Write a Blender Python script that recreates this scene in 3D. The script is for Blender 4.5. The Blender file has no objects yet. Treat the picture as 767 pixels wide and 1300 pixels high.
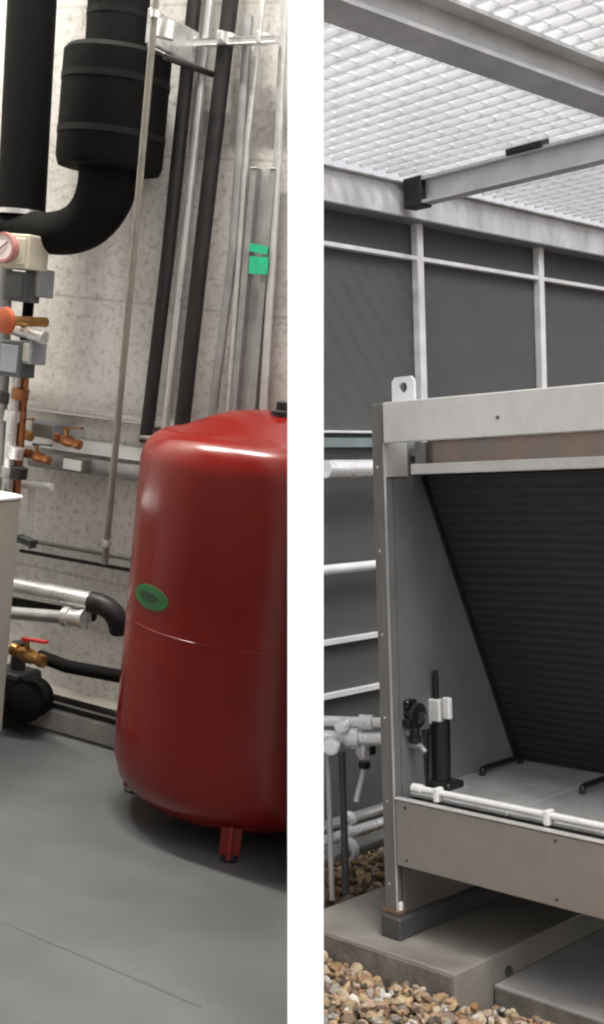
import bpy, bmesh, math, random
from math import radians as R, pi, sin, cos
from mathutils import Vector as V, Matrix

random.seed(7)
scene = bpy.context.scene
COL = scene.collection

# ------------------------------------------------------------------ camera, light, exposure
F_PX, CX, CY = 1560.0, 383.5, 650.0          # focal length and centre in photo pixels (767 x 1300)
cam_d = bpy.data.cameras.new('camera')
cam = bpy.data.objects.new('camera', cam_d)
COL.objects.link(cam)
cam_d.sensor_fit = 'AUTO'
cam_d.sensor_width = 36.0
cam_d.lens = 36.0 * F_PX / 1300.0
cam_d.clip_start = 0.05
cam_d.clip_end = 4000
cam.location = (0, 0, 0)
cam.rotation_euler = (R(90), 0, 0)
scene.camera = cam

SUN_EL, SUN_AZ = 58.0, 160.0                # azimuth measured from +Y clockwise: behind the camera, to its right
world = bpy.data.worlds.new('World')
scene.world = world
world.use_nodes = True
nt = world.node_tree
nt.nodes.clear()
out = nt.nodes.new('ShaderNodeOutputWorld')
bg = nt.nodes.new('ShaderNodeBackground')
hs = nt.nodes.new('ShaderNodeHueSaturation')
sky = nt.nodes.new('ShaderNodeTexSky')
sky.sky_type = 'NISHITA'
sky.sun_disc = False
sky.sun_elevation = R(SUN_EL)
sky.sun_rotation = R(SUN_AZ)
sky.air_density = 1.0
sky.dust_density = 6.0
sky.ozone_density = 1.0
hs.inputs['Saturation'].default_value = 0.12
bg.inputs['Strength'].default_value = 0.15
nt.links.new(sky.outputs[0], hs.inputs['Color'])
nt.links.new(hs.outputs[0], bg.inputs['Color'])
nt.links.new(bg.outputs[0], out.inputs['Surface'])

sun_d = bpy.data.lights.new('sun', 'SUN')
sun_d.energy = 0.8
sun_d.angle = R(18)
sun_d.color = (1.0, 0.97, 0.93)
sun = bpy.data.objects.new('sun', sun_d)
COL.objects.link(sun)
sd = V((sin(R(SUN_AZ)) * cos(R(SUN_EL)), cos(R(SUN_AZ)) * cos(R(SUN_EL)), sin(R(SUN_EL))))
sun.rotation_euler = sd.to_track_quat('Z', 'Y').to_euler()

vs = scene.view_settings
vs.view_transform = 'Standard'
vs.look = 'None'
vs.gamma = 1.0
vs.use_curve_mapping = False
vs.exposure = 0.75
LAMP_W = 155.0
cy = scene.cycles
cy.max_bounces = 8
cy.sample_clamp_indirect = 6.0
cy.filter_width = 2.2


# ------------------------------------------------------------------ the two places and their axes
class Site:
    """A place with level floor z = 0 and the eye at (0, 0, h); M holds its x, y, z axes in world space."""
    def __init__(self, roll, pitch, vpx, h):
        r, p = R(roll), R(pitch)
        u = V((cos(p) * sin(r), -sin(p), cos(p) * cos(r)))
        d = V(((vpx - CX) / F_PX, 1, 0))
        d.z = -d.dot(u) / u.z
        d.normalize()
        ex = -d
        ey = u.cross(ex)
        self.h = h
        self.rot = Matrix((ex, ey, u)).transposed()
        self.m4 = self.rot.to_4x4() @ Matrix.Translation((0, 0, -h))

    def on(self, px, py, axis, val):
        d = self.rot.transposed() @ V(((px - CX) / F_PX, 1, (CY - py) / F_PX))
        o = V((0, 0, self.h))
        return o + d * ((val - o[axis]) / d[axis])

    def local(self, w):
        return self.m4.inverted() @ V(w)


ROOM = Site(6.3, 7.5, -2900, 1.6)            # indoor plant room
YARD = Site(-1.75, 1.36, -1146, 1.85)        # roof yard under the grating


# ------------------------------------------------------------------ materials
def mat(name, col, rough=0.5, metal=0.0, var=0.15, scale=8.0, bump=0.0, bscale=60.0, col2=None, coat=0.0,
        stretch=(1, 1, 1), rvar=0.1, spec=0.5, detail=6.0, streak=0.0, sscale=(9, 9, 0.9)):
    m = bpy.data.materials.new(name)
    m.use_nodes = True
    n = m.node_tree
    b = n.nodes['Principled BSDF']
    tc = n.nodes.new('ShaderNodeTexCoord')
    mp = n.nodes.new('ShaderNodeMapping')
    mp.inputs['Scale'].default_value = stretch
    n.links.new(tc.outputs['Object'], mp.inputs['Vector'])
    no = n.nodes.new('ShaderNodeTexNoise')
    no.inputs['Scale'].default_value = scale
    no.inputs['Detail'].default_value = detail
    no.inputs['Roughness'].default_value = 0.62
    n.links.new(mp.outputs[0], no.inputs['Vector'])
    cr = n.nodes.new('ShaderNodeValToRGB')
    c2 = col2 or tuple(c * (1 - var) for c in col)
    c1 = col if col2 else tuple(min(1, c * (1 + var)) for c in col)
    cr.color_ramp.elements[0].position = 0.32
    cr.color_ramp.elements[1].position = 0.68
    cr.color_ramp.elements[0].color = (*c2, 1)
    cr.color_ramp.elements[1].color = (*c1, 1)
    n.links.new(no.outputs['Fac'], cr.inputs[0])
    n.links.new(cr.outputs[0], b.inputs['Base Color'])
    if streak:
        m3 = n.nodes.new('ShaderNodeMapping')
        m3.inputs['Scale'].default_value = sscale
        n.links.new(tc.outputs['Object'], m3.inputs['Vector'])
        n3 = n.nodes.new('ShaderNodeTexNoise')
        n3.inputs['Scale'].default_value = 1.0
        n3.inputs['Detail'].default_value = 8
        n3.inputs['Roughness'].default_value = 0.7
        n.links.new(m3.outputs[0], n3.inputs['Vector'])
        r3 = n.nodes.new('ShaderNodeValToRGB')
        r3.color_ramp.elements[0].position = 0.38
        r3.color_ramp.elements[0].color = (0.45, 0.42, 0.38, 1)
        r3.color_ramp.elements[1].position = 0.56
        r3.color_ramp.elements[1].color = (1, 1, 1, 1)
        n.links.new(n3.outputs['Fac'], r3.inputs[0])
        x3 = n.nodes.new('ShaderNodeMix')
        x3.data_type = 'RGBA'
        x3.blend_type = 'MULTIPLY'
        x3.inputs[0].default_value = streak
        n.links.new(cr.outputs[0], x3.inputs[6])
        n.links.new(r3.outputs[0], x3.inputs[7])
        n.links.new(x3.outputs[2], b.inputs['Base Color'])
    mr = n.nodes.new('ShaderNodeMapRange')
    mr.inputs['From Min'].default_value = 0.3
    mr.inputs['From Max'].default_value = 0.7
    mr.inputs['To Min'].default_value = max(0.02, rough - rvar)
    mr.inputs['To Max'].default_value = min(1, rough + rvar)
    n.links.new(no.outputs['Fac'], mr.inputs['Value'])
    n.links.new(mr.outputs[0], b.inputs['Roughness'])
    b.inputs['Metallic'].default_value = metal
    b.inputs['Specular IOR Level'].default_value = spec
    b.inputs['Coat Weight'].default_value = coat
    if bump:
        n2 = n.nodes.new('ShaderNodeTexNoise')
        n2.inputs['Scale'].default_value = bscale
        n2.inputs['Detail'].default_value = 4
        n.links.new(mp.outputs[0], n2.inputs['Vector'])
        bp = n.nodes.new('ShaderNodeBump')
        bp.inputs['Strength'].default_value = bump
        bp.inputs['Distance'].default_value = 0.01
        n.links.new(n2.outputs['Fac'], bp.inputs['Height'])
        n.links.new(bp.outputs[0], b.inputs['Normal'])
    return m


def wall_mat():
    """white painted blockwork: patchy paint, grey scuffs, thin joints"""
    m = mat('painted_block', (0.74, 0.725, 0.70), 0.8, 0, 0.1, 3.0, 0.25, 40.0, col2=(0.60, 0.58, 0.55))
    n = m.node_tree
    b = n.nodes['Principled BSDF']
    tc = n.nodes['Texture Coordinate']
    base = b.inputs['Base Color'].links[0].from_socket
    sc = n.nodes.new('ShaderNodeTexNoise')
    sc.inputs['Scale'].default_value = 34
    sc.inputs['Detail'].default_value = 9
    sc.inputs['Roughness'].default_value = 0.75
    n.links.new(tc.outputs['Object'], sc.inputs['Vector'])
    rp = n.nodes.new('ShaderNodeValToRGB')
    rp.color_ramp.elements[0].position = 0.36
    rp.color_ramp.elements[0].color = (0.5, 0.47, 0.44, 1)
    rp.color_ramp.elements[1].position = 0.50
    rp.color_ramp.elements[1].color = (1, 1, 1, 1)
    n.links.new(sc.outputs['Fac'], rp.inputs[0])
    mx = n.nodes.new('ShaderNodeMix')
    mx.data_type = 'RGBA'
    mx.blend_type = 'MULTIPLY'
    mx.inputs[0].default_value = 0.72
    n.links.new(base, mx.inputs[6])
    n.links.new(rp.outputs[0], mx.inputs[7])
    br = n.nodes.new('ShaderNodeTexBrick')
    br.inputs['Scale'].default_value = 1.0
    br.inputs['Color1'].default_value = (1, 1, 1, 1)
    br.inputs['Color2'].default_value = (0.9, 0.9, 0.9, 1)
    br.inputs['Mortar'].default_value = (0.45, 0.43, 0.4, 1)
    br.inputs['Mortar Size'].default_value = 0.006
    br.inputs['Brick Width'].default_value = 60.0
    br.inputs['Row Height'].default_value = 0.57
    sx = n.nodes.new('ShaderNodeSeparateXYZ')
    cb = n.nodes.new('ShaderNodeCombineXYZ')
    n.links.new(tc.outputs['Object'], sx.inputs[0])
    n.links.new(sx.outputs['X'], cb.inputs['X'])
    n.links.new(sx.outputs['Z'], cb.inputs['Y'])
    n.links.new(cb.outputs[0], br.inputs['Vector'])
    m2 = n.nodes.new('ShaderNodeMix')
    m2.data_type = 'RGBA'
    m2.blend_type = 'MULTIPLY'
    m2.inputs[0].default_value = 0.4
    n.links.new(mx.outputs[2], m2.inputs[6])
    n.links.new(br.outputs['Color'], m2.inputs[7])
    n.links.new(m2.outputs[2], b.inputs['Base Color'])
    return m


def island_mat(name, stops, rough=0.85):
    m = bpy.data.materials.new(name)
    m.use_nodes = True
    n = m.node_tree
    b = n.nodes['Principled BSDF']
    g = n.nodes.new('ShaderNodeNewGeometry')
    cr = n.nodes.new('ShaderNodeValToRGB')
    el = cr.color_ramp.elements
    while len(el) > 1:
        el.remove(el[-1])
    el[0].position = stops[0][0]
    el[0].color = (*stops[0][1], 1)
    for p, c in stops[1:]:
        e = el.new(p)
        e.color = (*c, 1)
    n.links.new(g.outputs['Random Per Island'], cr.inputs[0])
    no = n.nodes.new('ShaderNodeTexNoise')
    no.inputs['Scale'].default_value = 55
    mx = n.nodes.new('ShaderNodeMix')
    mx.data_type = 'RGBA'
    mx.blend_type = 'MULTIPLY'
    mx.inputs[0].default_value = 0.6
    n.links.new(cr.outputs[0], mx.inputs[6])
    n.links.new(no.outputs['Color'], mx.inputs[7])
    n.links.new(mx.outputs[2], b.inputs['Base Color'])
    b.inputs['Roughness'].default_value = rough
    return m


def wave_mat(name, col, dark, freq, rough=0.6, axis='Z', metal=0.0, bump=0.6, dist=0.0):
    """fine parallel fins or weave along one axis"""
    m = mat(name, col, rough, metal, 0.12, 6.0)
    n = m.node_tree
    b = n.nodes['Principled BSDF']
    tc = n.nodes['Texture Coordinate']
    base = b.inputs['Base Color'].links[0].from_socket
    w = n.nodes.new('ShaderNodeTexWave')
    w.wave_type = 'BANDS'
    w.bands_direction = axis
    w.inputs['Scale'].default_value = freq
    w.inputs['Distortion'].default_value = dist
    w.inputs['Detail Scale'].default_value = 0.4
    n.links.new(tc.outputs['Object'], w.inputs['Vector'])
    mx = n.nodes.new('ShaderNodeMix')
    mx.data_type = 'RGBA'
    n.links.new(w.outputs['Fac'], mx.inputs[0])
    mx.inputs[6].default_value = (*dark, 1)
    n.links.new(base, mx.inputs[7])
    n.links.new(mx.outputs[2], b.inputs['Base Color'])
    bp = n.nodes.new('ShaderNodeBump')
    bp.inputs['Strength'].default_value = bump
    bp.inputs['Distance'].default_value = 0.01
    n.links.new(w.outputs['Fac'], bp.inputs['Height'])
    n.links.new(bp.outputs[0], b.inputs['Normal'])
    return m


def glow_mat(name, col, strength):
    m = bpy.data.materials.new(name)
    m.use_nodes = True
    b = m.node_tree.nodes['Principled BSDF']
    b.inputs['Base Color'].default_value = (0.8, 0.8, 0.8, 1)
    b.inputs['Emission Color'].default_value = (*col, 1)
    b.inputs['Emission Strength'].default_value = strength
    return m


M = dict(
    wall=wall_mat(),
    white=mat('white_paint', (0.88, 0.885, 0.90), 0.7, 0, 0.02, 4.0, 0.05, 80),
    floor=mat('floor_paint', (0.078, 0.083, 0.086), 0.40, 0, 0.14, 1.3, 0.06, 90, detail=10, streak=0.09, sscale=(3, 7, 3), rvar=0.12),
    joint=mat('joint_sealant', (0.066, 0.069, 0.069), 0.6, 0, 0.1),
    ceiling=mat('ceiling_board', (0.35, 0.35, 0.34), 0.8, 0, 0.06),
    black=mat('black_insulation', (0.005, 0.005, 0.005), 0.8, 0, 0.25, 14.0, 0.15, 120, spec=0.08),
    tape=mat('black_tape', (0.010, 0.010, 0.010), 0.8, 0, 0.2, 14.0, spec=0.1),
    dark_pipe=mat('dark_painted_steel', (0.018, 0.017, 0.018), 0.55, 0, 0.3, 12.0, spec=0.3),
    silver=mat('silver_cladding', (0.66, 0.66, 0.66), 0.3, 0.7, 0.12, 10.0, 0.03, 20),
    conduit=mat('conduit_steel', (0.16, 0.15, 0.128), 0.5, 0.1, 0.2, 12.0),
    pale_pipe=mat('pale_galvanised_pipe', (0.56, 0.56, 0.56), 0.36, 0.55, 0.15, 12.0),
    grey_pipe=mat('grey_pipe', (0.30, 0.30, 0.30), 0.45, 0.4, 0.2, 12.0),
    red=mat('tank_red', (0.145, 0.006, 0.004), 0.22, 0, 0.10, 3.0, 0.03, 14, coat=0.0, rvar=0.05, spec=0.35),
    red_dark=mat('tank_seam_red', (0.20, 0.012, 0.008), 0.35, 0, 0.15),
    green=mat('green_label', (0.012, 0.10, 0.025), 0.5, 0, 0.2, 30),
    label_print=mat('dark_green_print', (0.008, 0.03, 0.012), 0.5, 0, 0.2, 30),
    green_bright=mat('bright_green_label', (0.02, 0.45, 0.24), 0.5, 0, 0.1, 30),
    brass=mat('brass', (0.40, 0.22, 0.075), 0.32, 0.85, 0.25, 25.0),
    copper=mat('copper', (0.34, 0.14, 0.06), 0.35, 0.8, 0.25, 25.0),
    orange=mat('orange_handle', (0.32, 0.06, 0.02), 0.45, 0, 0.15, 20.0),
    red_handle=mat('red_handle', (0.45, 0.03, 0.03), 0.45, 0, 0.15, 20.0),
    cabinet=mat('cabinet_white', (0.36, 0.355, 0.31), 0.55, 0, 0.05, 3.0),
    box_grey=mat('grey_plastic', (0.22, 0.24, 0.26), 0.55, 0, 0.15, 12.0),
    box_dark=mat('dark_plastic', (0.06, 0.07, 0.075), 0.55, 0, 0.2, 12.0),
    box_beige=mat('beige_plastic', (0.45, 0.42, 0.34), 0.6, 0, 0.1, 12.0),
    dial=mat('dial_white', (0.72, 0.62, 0.60), 0.4, 0, 0.06, 30.0),
    rim=mat('pink_rim', (0.36, 0.16, 0.15), 0.45, 0, 0.1, 20.0),
    plinth=mat('concrete_plinth', (0.30, 0.28, 0.255), 0.85, 0, 0.2, 9.0, 0.3, 60),
    # yard
    galv=mat('galvanised_steel', (0.52, 0.52, 0.52), 0.42, 0.55, 0.16, 5.0, 0.05, 30),
    galv_old=mat('weathered_galvanised', (0.66, 0.66, 0.67), 0.55, 0.1, 0.1, 4.5, 0.1, 30, col2=(0.38, 0.38, 0.385),
                 stretch=(1, 1, 0.45)),
    casing=mat('casing_steel', (0.60, 0.585, 0.56), 0.42, 0.35, 0.05, 3.0, 0.03, 30, streak=0.13, sscale=(16, 16, 7)),
    casing_warm=mat('warm_casing_steel', (0.33, 0.30, 0.27), 0.34, 0.75, 0.05, 1.5, 0.03, 30, streak=0.12, sscale=(14, 14, 8)),
    casing_shaded=mat('shaded_post_steel', (0.20, 0.19, 0.175), 0.45, 0.5, 0.12, 4.0, 0.03, 30, streak=0.4),  # darker than the fascia: the post's weaker light put into the colour
    casing_in=mat('inner_casing_steel', (0.20, 0.20, 0.205), 0.5, 0.3, 0.10, 3.0, streak=0.18, sscale=(6, 6, 3)),
    brown_sheen=mat('brown_sheen_metal', (0.34, 0.24, 0.18), 0.26, 0.85, 0.4, 2.2, col2=(0.22, 0.20, 0.185), stretch=(2, 1, .8), detail=3),  # brown reflection in the recess is put into this colour
    tray=mat('tray_steel', (0.46, 0.46, 0.46), 0.45, 0.3, 0.12, 5.0, streak=0.4, sscale=(7, 7, 7)),
    coil=wave_mat('coil_fins', (0.021, 0.022, 0.024), (0.012, 0.012, 0.013), 9.0, 0.6, 'Z', 0.0, 0.25, 1.6),
    screen=wave_mat('screen_weave', (0.092, 0.093, 0.097), (0.078, 0.079, 0.083), 26.0, 0.8, 'Z', 0.0, 0.12, 1.5),
    rail=mat('rail_steel', (0.78, 0.78, 0.79), 0.4, 0.1, 0.1, 6.0),
    alu=mat('bright_aluminium', (0.92, 0.92, 0.93), 0.26, 0.55, 0.06, 8.0),
    teal=mat('teal_grey_steel', (0.22, 0.26, 0.265), 0.5, 0.3, 0.12, 6.0),
    beam=mat('grey_beam', (0.22, 0.22, 0.225), 0.5, 0.35, 0.18, 6.0),
    grating=mat('grating_steel', (0.78, 0.78, 0.79), 0.5, 0.0, 0.10, 1.5),
    valve_black=mat('valve_black', (0.012, 0.012, 0.013), 0.35, 0.1, 0.3, 25.0),
    pvc=mat('white_plastic', (0.70, 0.70, 0.68), 0.35, 0, 0.05, 15.0),
    slab=mat('wet_concrete', (0.29, 0.27, 0.24), 0.42, 0, 0.1, 2.5, 0.12, 50, col2=(0.16, 0.145, 0.125), rvar=0.18),
    slab_light=mat('pale_concrete', (0.42, 0.41, 0.40), 0.4, 0, 0.08, 3.5, 0.1, 50, col2=(0.27, 0.26, 0.25), rvar=0.15),
    slab_edge=mat('slab_edge', (0.20, 0.18, 0.16), 0.8, 0, 0.2, 9.0, 0.3, 60, col2=(0.10, 0.085, 0.075)),
    channel=mat('base_channel', (0.075, 0.073, 0.072), 0.5, 0.3, 0.2, 6.0),  # darkened: the shadow under the cooler is put into this colour
    rust=mat('rusty_steel', (0.22, 0.12, 0.07), 0.7, 0.2, 0.3, 40.0, col2=(0.10, 0.07, 0.05)),
    ground=mat('gravel_ground', (0.14, 0.11, 0.085), 0.95, 0, 0.3, 30.0, 0.8, 45, col2=(0.05, 0.04, 0.03)),
    gravel=island_mat('gravel_stones', [(0.0, (0.60, 0.43, 0.25)), (0.22, (0.34, 0.19, 0.09)), (0.40, (0.66, 0.54, 0.39)),
                                        (0.58, (0.17, 0.09, 0.05)), (0.74, (0.50, 0.35, 0.21)), (0.9, (0.07, 0.055, 0.045)),
                                        (1.0, (0.85, 0.80, 0.72))]),
    tube=glow_mat('lamp_tube', (1.0, 0.96, 0.9), 14.0),
)


# pale glass-fibre grating: lets part of the daylight through
_n = M['grating'].node_tree
_tr = _n.nodes.new('ShaderNodeBsdfTranslucent')
_tr.inputs['Color'].default_value = (0.8, 0.8, 0.81, 1)
_mx = _n.nodes.new('ShaderNodeMixShader')
_mx.inputs[0].default_value = 0.55
_n.links.new(_n.nodes['Principled BSDF'].outputs[0], _mx.inputs[1])
_n.links.new(_tr.outputs[0], _mx.inputs[2])
_n.links.new(_mx.outputs[0], _n.nodes['Material Output'].inputs['Surface'])

# ------------------------------------------------------------------ mesh building in site coordinates
class MB:
    clip_yard = True                           # yard pieces end inside the dividing wall

    def __init__(self):
        self.bm = bmesh.new()

    def box(self, x0, x1, y0, y1, z0, z1, bev=0.0, seg=1):
        t = bmesh.new()
        bmesh.ops.create_cube(t, size=1)
        for v in t.verts:
            v.co = V((x0 + (v.co.x + .5) * (x1 - x0), y0 + (v.co.y + .5) * (y1 - y0), z0 + (v.co.z + .5) * (z1 - z0)))
        if bev:
            bmesh.ops.bevel(t, geom=t.edges[:], offset=bev, segments=seg, affect='EDGES', profile=0.5)
        return self._add(t)

    def _add(self, t, smooth=False):
        me = bpy.data.meshes.new('tmp')
        if smooth:
            for f in t.faces:
                f.smooth = True
        bmesh.ops.recalc_face_normals(t, faces=t.faces[:])
        t.to_mesh(me)
        t.free()
        self.bm.from_mesh(me)
        bpy.data.meshes.remove(me)
        return self

    def bar(self, p, q, w, h, up=(0, 0, 1), bev=0.0):
        """box of width w and height h from p to q (height along up)"""
        p, q, up = V(p), V(q), V(up)
        d = (q - p)
        L = d.length
        d.normalize()
        s = d.cross(up).normalized()
        u = s.cross(d).normalized()
        t = bmesh.new()
        bmesh.ops.create_cube(t, size=1)
        for v in t.verts:
            v.co = p + d * ((v.co.x + .5) * L) + s * (v.co.y * w) + u * (v.co.z * h)
        if bev:
            bmesh.ops.bevel(t, geom=t.edges[:], offset=bev, segments=1, affect='EDGES')
        return self._add(t)

    def tube(self, pts, r, n=16, cap=True):
        """tube along a path; r is one radius or a list"""
        pts = [V(p) for p in pts]
        rs = r if isinstance(r, (list, tuple)) else [r] * len(pts)
        t = bmesh.new()
        tang = []
        for i in range(len(pts)):
            a = pts[max(0, i - 1)]
            b = pts[min(len(pts) - 1, i + 1)]
            tang.append((b - a).normalized())
        ref = V((0, 0, 1)) if abs(tang[0].z) < 0.9 else V((1, 0, 0))
        s = tang[0].cross(ref).normalized()
        rings = []
        for p, d, rr in zip(pts, tang, rs):
            s = (s - d * s.dot(d)).normalized()
            u = d.cross(s)
            rings.append([t.verts.new(p + (s * cos(2 * pi * k / n) + u * sin(2 * pi * k / n)) * rr) for k in range(n)])
        for a, b in zip(rings, rings[1:]):
            for k in range(n):
                f = t.faces.new((a[k], a[(k + 1) % n], b[(k + 1) % n], b[k]))
                f.smooth = True
        if cap:
            t.faces.new(rings[0][::-1])
            t.faces.new(rings[-1])
            for ring in (rings[0], rings[-1]):
                for k in range(n):
                    e = t.edges.get((ring[k], ring[(k + 1) % n]))
                    if e:
                        e.smooth = False
        return self._add(t)

    def lathe(self, prof, c, axis=(0, 0, 1), n=48):
        """profile of (radius, height) turned round axis through c"""
        c, ax = V(c), V(axis).normalized()
        ref = V((1, 0, 0)) if abs(ax.x) < 0.9 else V((0, 1, 0))
        s = ax.cross(ref).normalized()
        u = ax.cross(s)
        t = bmesh.new()
        rings = []
        for r, h in prof:
            if r < 1e-6:
                rings.append([t.verts.new(c + ax * h)])
            else:
                rings.append([t.verts.new(c + ax * h + (s * cos(2 * pi * k / n) + u * sin(2 * pi * k / n)) * r) for k in range(n)])
        for a, b in zip(rings, rings[1:]):
            for k in range(n):
                k2 = (k + 1) % n
                if len(a) == 1 and len(b) == 1:
                    continue
                if len(a) == 1:
                    f = t.faces.new((a[0], b[k2], b[k]))
                elif len(b) == 1:
                    f = t.faces.new((a[k], a[k2], b[0]))
                else:
                    f = t.faces.new((a[k], a[k2], b[k2], b[k]))
                f.smooth = True
        for ring, fl in ((rings[0], True), (rings[-1], False)):
            if len(ring) > 1:
                t.faces.new(ring[::-1] if fl else ring)
        pv = [V((r, h)) for r, h in prof]
        for i, ring in enumerate(rings):           # crisp rims where the profile turns sharply
            if len(ring) == 1:
                continue
            if 0 < i < len(rings) - 1:
                d0, d1 = pv[i] - pv[i - 1], pv[i + 1] - pv[i]
                if d0.length < 1e-9 or d1.length < 1e-9 or d0.angle(d1) < R(38):
                    continue
            for k in range(n):
                e = t.edges.get((ring[k], ring[(k + 1) % n]))
                if e:
                    e.smooth = False
        return self._add(t)

    def prism(self, poly, d):
        """polygon (list of points) pushed along vector d"""
        t = bmesh.new()
        a = [t.verts.new(V(p)) for p in poly]
        b = [t.verts.new(V(p) + V(d)) for p in poly]
        t.faces.new(a[::-1])
        t.faces.new(b)
        for k in range(len(a)):
            t.faces.new((a[k], a[(k + 1) % len(a)], b[(k + 1) % len(a)], b[k]))
        return self._add(t)

    def clip(self, site, world_x, keep_left=True):
        """cut away what lies beyond the vertical plane x = world_x (inside the dividing wall)"""
        co = site.local((world_x, 0, 0))
        no = site.rot.transposed() @ V((1 if keep_left else -1, 0, 0))
        g = bmesh.ops.bisect_plane(self.bm, geom=self.bm.verts[:] + self.bm.edges[:] + self.bm.faces[:], dist=1e-5,
                                   plane_co=co, plane_no=no, clear_outer=True)
        ed = [e for e in g['geom_cut'] if isinstance(e, bmesh.types.BMEdge)]
        if ed:
            bmesh.ops.holes_fill(self.bm, edges=ed, sides=0)
        return self

    def build(self, name, material, parent=None, site=None, base=None):
        me = bpy.data.meshes.new(name)
        if parent is not None:
            base, site = V(parent['_base']), parent['_site']
        base = V(base) if base is not None else V((0, 0, 0))
        if (site == 'yard') and self.clip_yard:
            self.clip(YARD, 0.012, False)
        for v in self.bm.verts:
            v.co -= base
        self.bm.to_mesh(me)
        self.bm.free()
        me.materials.append(material)
        o = bpy.data.objects.new(name, me)
        COL.objects.link(o)
        if parent is not None:
            o.parent = parent
        else:
            o.matrix_world = SITES[site].m4 @ Matrix.Translation(base) if site else Matrix.Translation(base)
        o['_base'] = tuple(base)
        o['_site'] = site or ''
        return o


SITES = {'room': ROOM, 'yard': YARD}


def tag(o, label=None, cat=None, group=None, kind=None):
    if label: o['label'] = label
    if cat: o['category'] = cat
    if group: o['group'] = group
    if kind: o['kind'] = kind
    return o


def thing(name, site, base, label, cat, group=None):
    o = bpy.data.objects.new(name, None)
    COL.objects.link(o)
    o.empty_display_size = 0.1
    o.matrix_world = SITES[site].m4 @ Matrix.Translation(V(base))
    o['_base'] = tuple(V(base))
    o['_site'] = site
    return tag(o, label, cat, group)


def copy_tree(o, parent=None):
    c = o.copy()
    COL.objects.link(c)
    c.parent = parent
    for ch in list(o.children):
        copy_tree(ch, c)
    return c


def arc(p0, p1, p2, n=10):
    """quadratic bend from p0 by way of p1 to p2"""
    p0, p1, p2 = V(p0), V(p1), V(p2)
    return [p0 * (1 - t) ** 2 + p1 * 2 * t * (1 - t) + p2 * t * t for t in [k / n for k in range(n + 1)]]


def lp(px, py, y):
    return ROOM.on(px, py, 1, y)


def rp(px, py, axis, v):
    return YARD.on(px, py, axis, v)


# ------------------------------------------------------------------ setting
PART_X0, PART_X1, PART_Y0, PART_Y1 = -0.0308, 0.0458, 2.6, 6.75
CUT = -0.012                                  # room pieces stop inside the dividing wall
WALL_Y = 4.15

g = MB()
g.clip_yard = False
g.box(-600, 600, -600, 600, -0.4, -0.085)
tag(g.build('ground', M['ground'], site='yard'), kind='structure')

w = MB()
w.box(PART_X0, PART_X1, PART_Y0, PART_Y1, -2.6, 4.1)  # added divider filling the blank white gap between the two places
wo = w.build('added_partition', M['white'])
tag(wo, 'narrow plain white end of the added wall dividing plant room from roof yard', 'wall')

f = MB()
f.box(-5.2, 2.2, -1.6, WALL_Y + 0.2, -0.2, 0.0)
f.clip(ROOM, CUT)
tag(f.build('floor', M['floor'], site='room'), kind='structure')

# straight joint in the floor paint
ja, jb = ROOM.on(0, 1168, 2, 0), ROOM.on(200, 1254, 2, 0)
jd = (jb - ja)
j_ = MB().bar(ja - jd * 2 + V((0, 0, .0004)), jb + jd * .25 + V((0, 0, .0004)), .012, .002)
tag(j_.build('floor_joint', M['joint'], site='room'), kind='structure')

b = MB()
b.box(-5.2, 0.2, WALL_Y, WALL_Y + 0.2, 0.0, 5.2)
b.clip(ROOM, CUT)
tag(b.build('back_wall', M['wall'], site='room'), 'mottled white painted block wall behind the red tank and pipes', 'wall', kind='structure')

b = MB()
b.box(-5.4, -5.2, -1.6, WALL_Y + 0.2, -0.2, 5.2)
tag(b.build('side_wall', M['wall'], site='room'), kind='structure')

b = MB()
b.box(-5.4, 2.2, -1.8, WALL_Y + 0.2, 5.2, 5.32)
b.clip(ROOM, CUT)
tag(b.build('ceiling', M['ceiling'], site='room'), kind='structure')
b = MB()
b.box(PART_X0, PART_X1, -2.4, -0.5, -2.6, 4.1)  # unseen piece added behind the camera to cut daylight into the room
tag(b.build('added_partition', M['white']), kind='structure')

b = MB()
b.box(-5.4, 2.2, -1.8, -1.6, -0.2, 5.2)  # unseen wall added behind the camera to keep sky light off the tank
b.clip(ROOM, CUT)
tag(b.build('light_block_wall', M['ceiling'], site='room'), kind='structure')

# strip lights on the plant room ceiling
def strip_light(x, y, label):
    t = thing('strip_light', 'room', (x, y, 5.2), label, 'ceiling light', 'strip lights on the plant room ceiling')
    MB().box(x - .75, x + .75, y - .05, y + .05, 5.12, 5.2, .008).build('housing', M['white'], t)
    MB().tube([(x - .7, y, 5.095), (x + .7, y, 5.095)], .022, 12).build('lamp_tube', M['tube'], t)
    d = bpy.data.lights.new('strip_lamp', 'AREA')
    d.shape = 'RECTANGLE'
    d.size, d.size_y = 1.4, 0.08
    d.energy = LAMP_W
    d.color = (1.0, 0.95, 0.87)
    o = bpy.data.objects.new('strip_lamp', d)
    COL.objects.link(o)
    o.matrix_world = ROOM.m4 @ Matrix.Translation((x, y, 5.06))
    return t

strip_light(-2.35, 3.25, 'white strip light on the ceiling above the red tank')
strip_light(-4.1, 3.25, 'white strip light on the ceiling above the grey cabinet')

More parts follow.
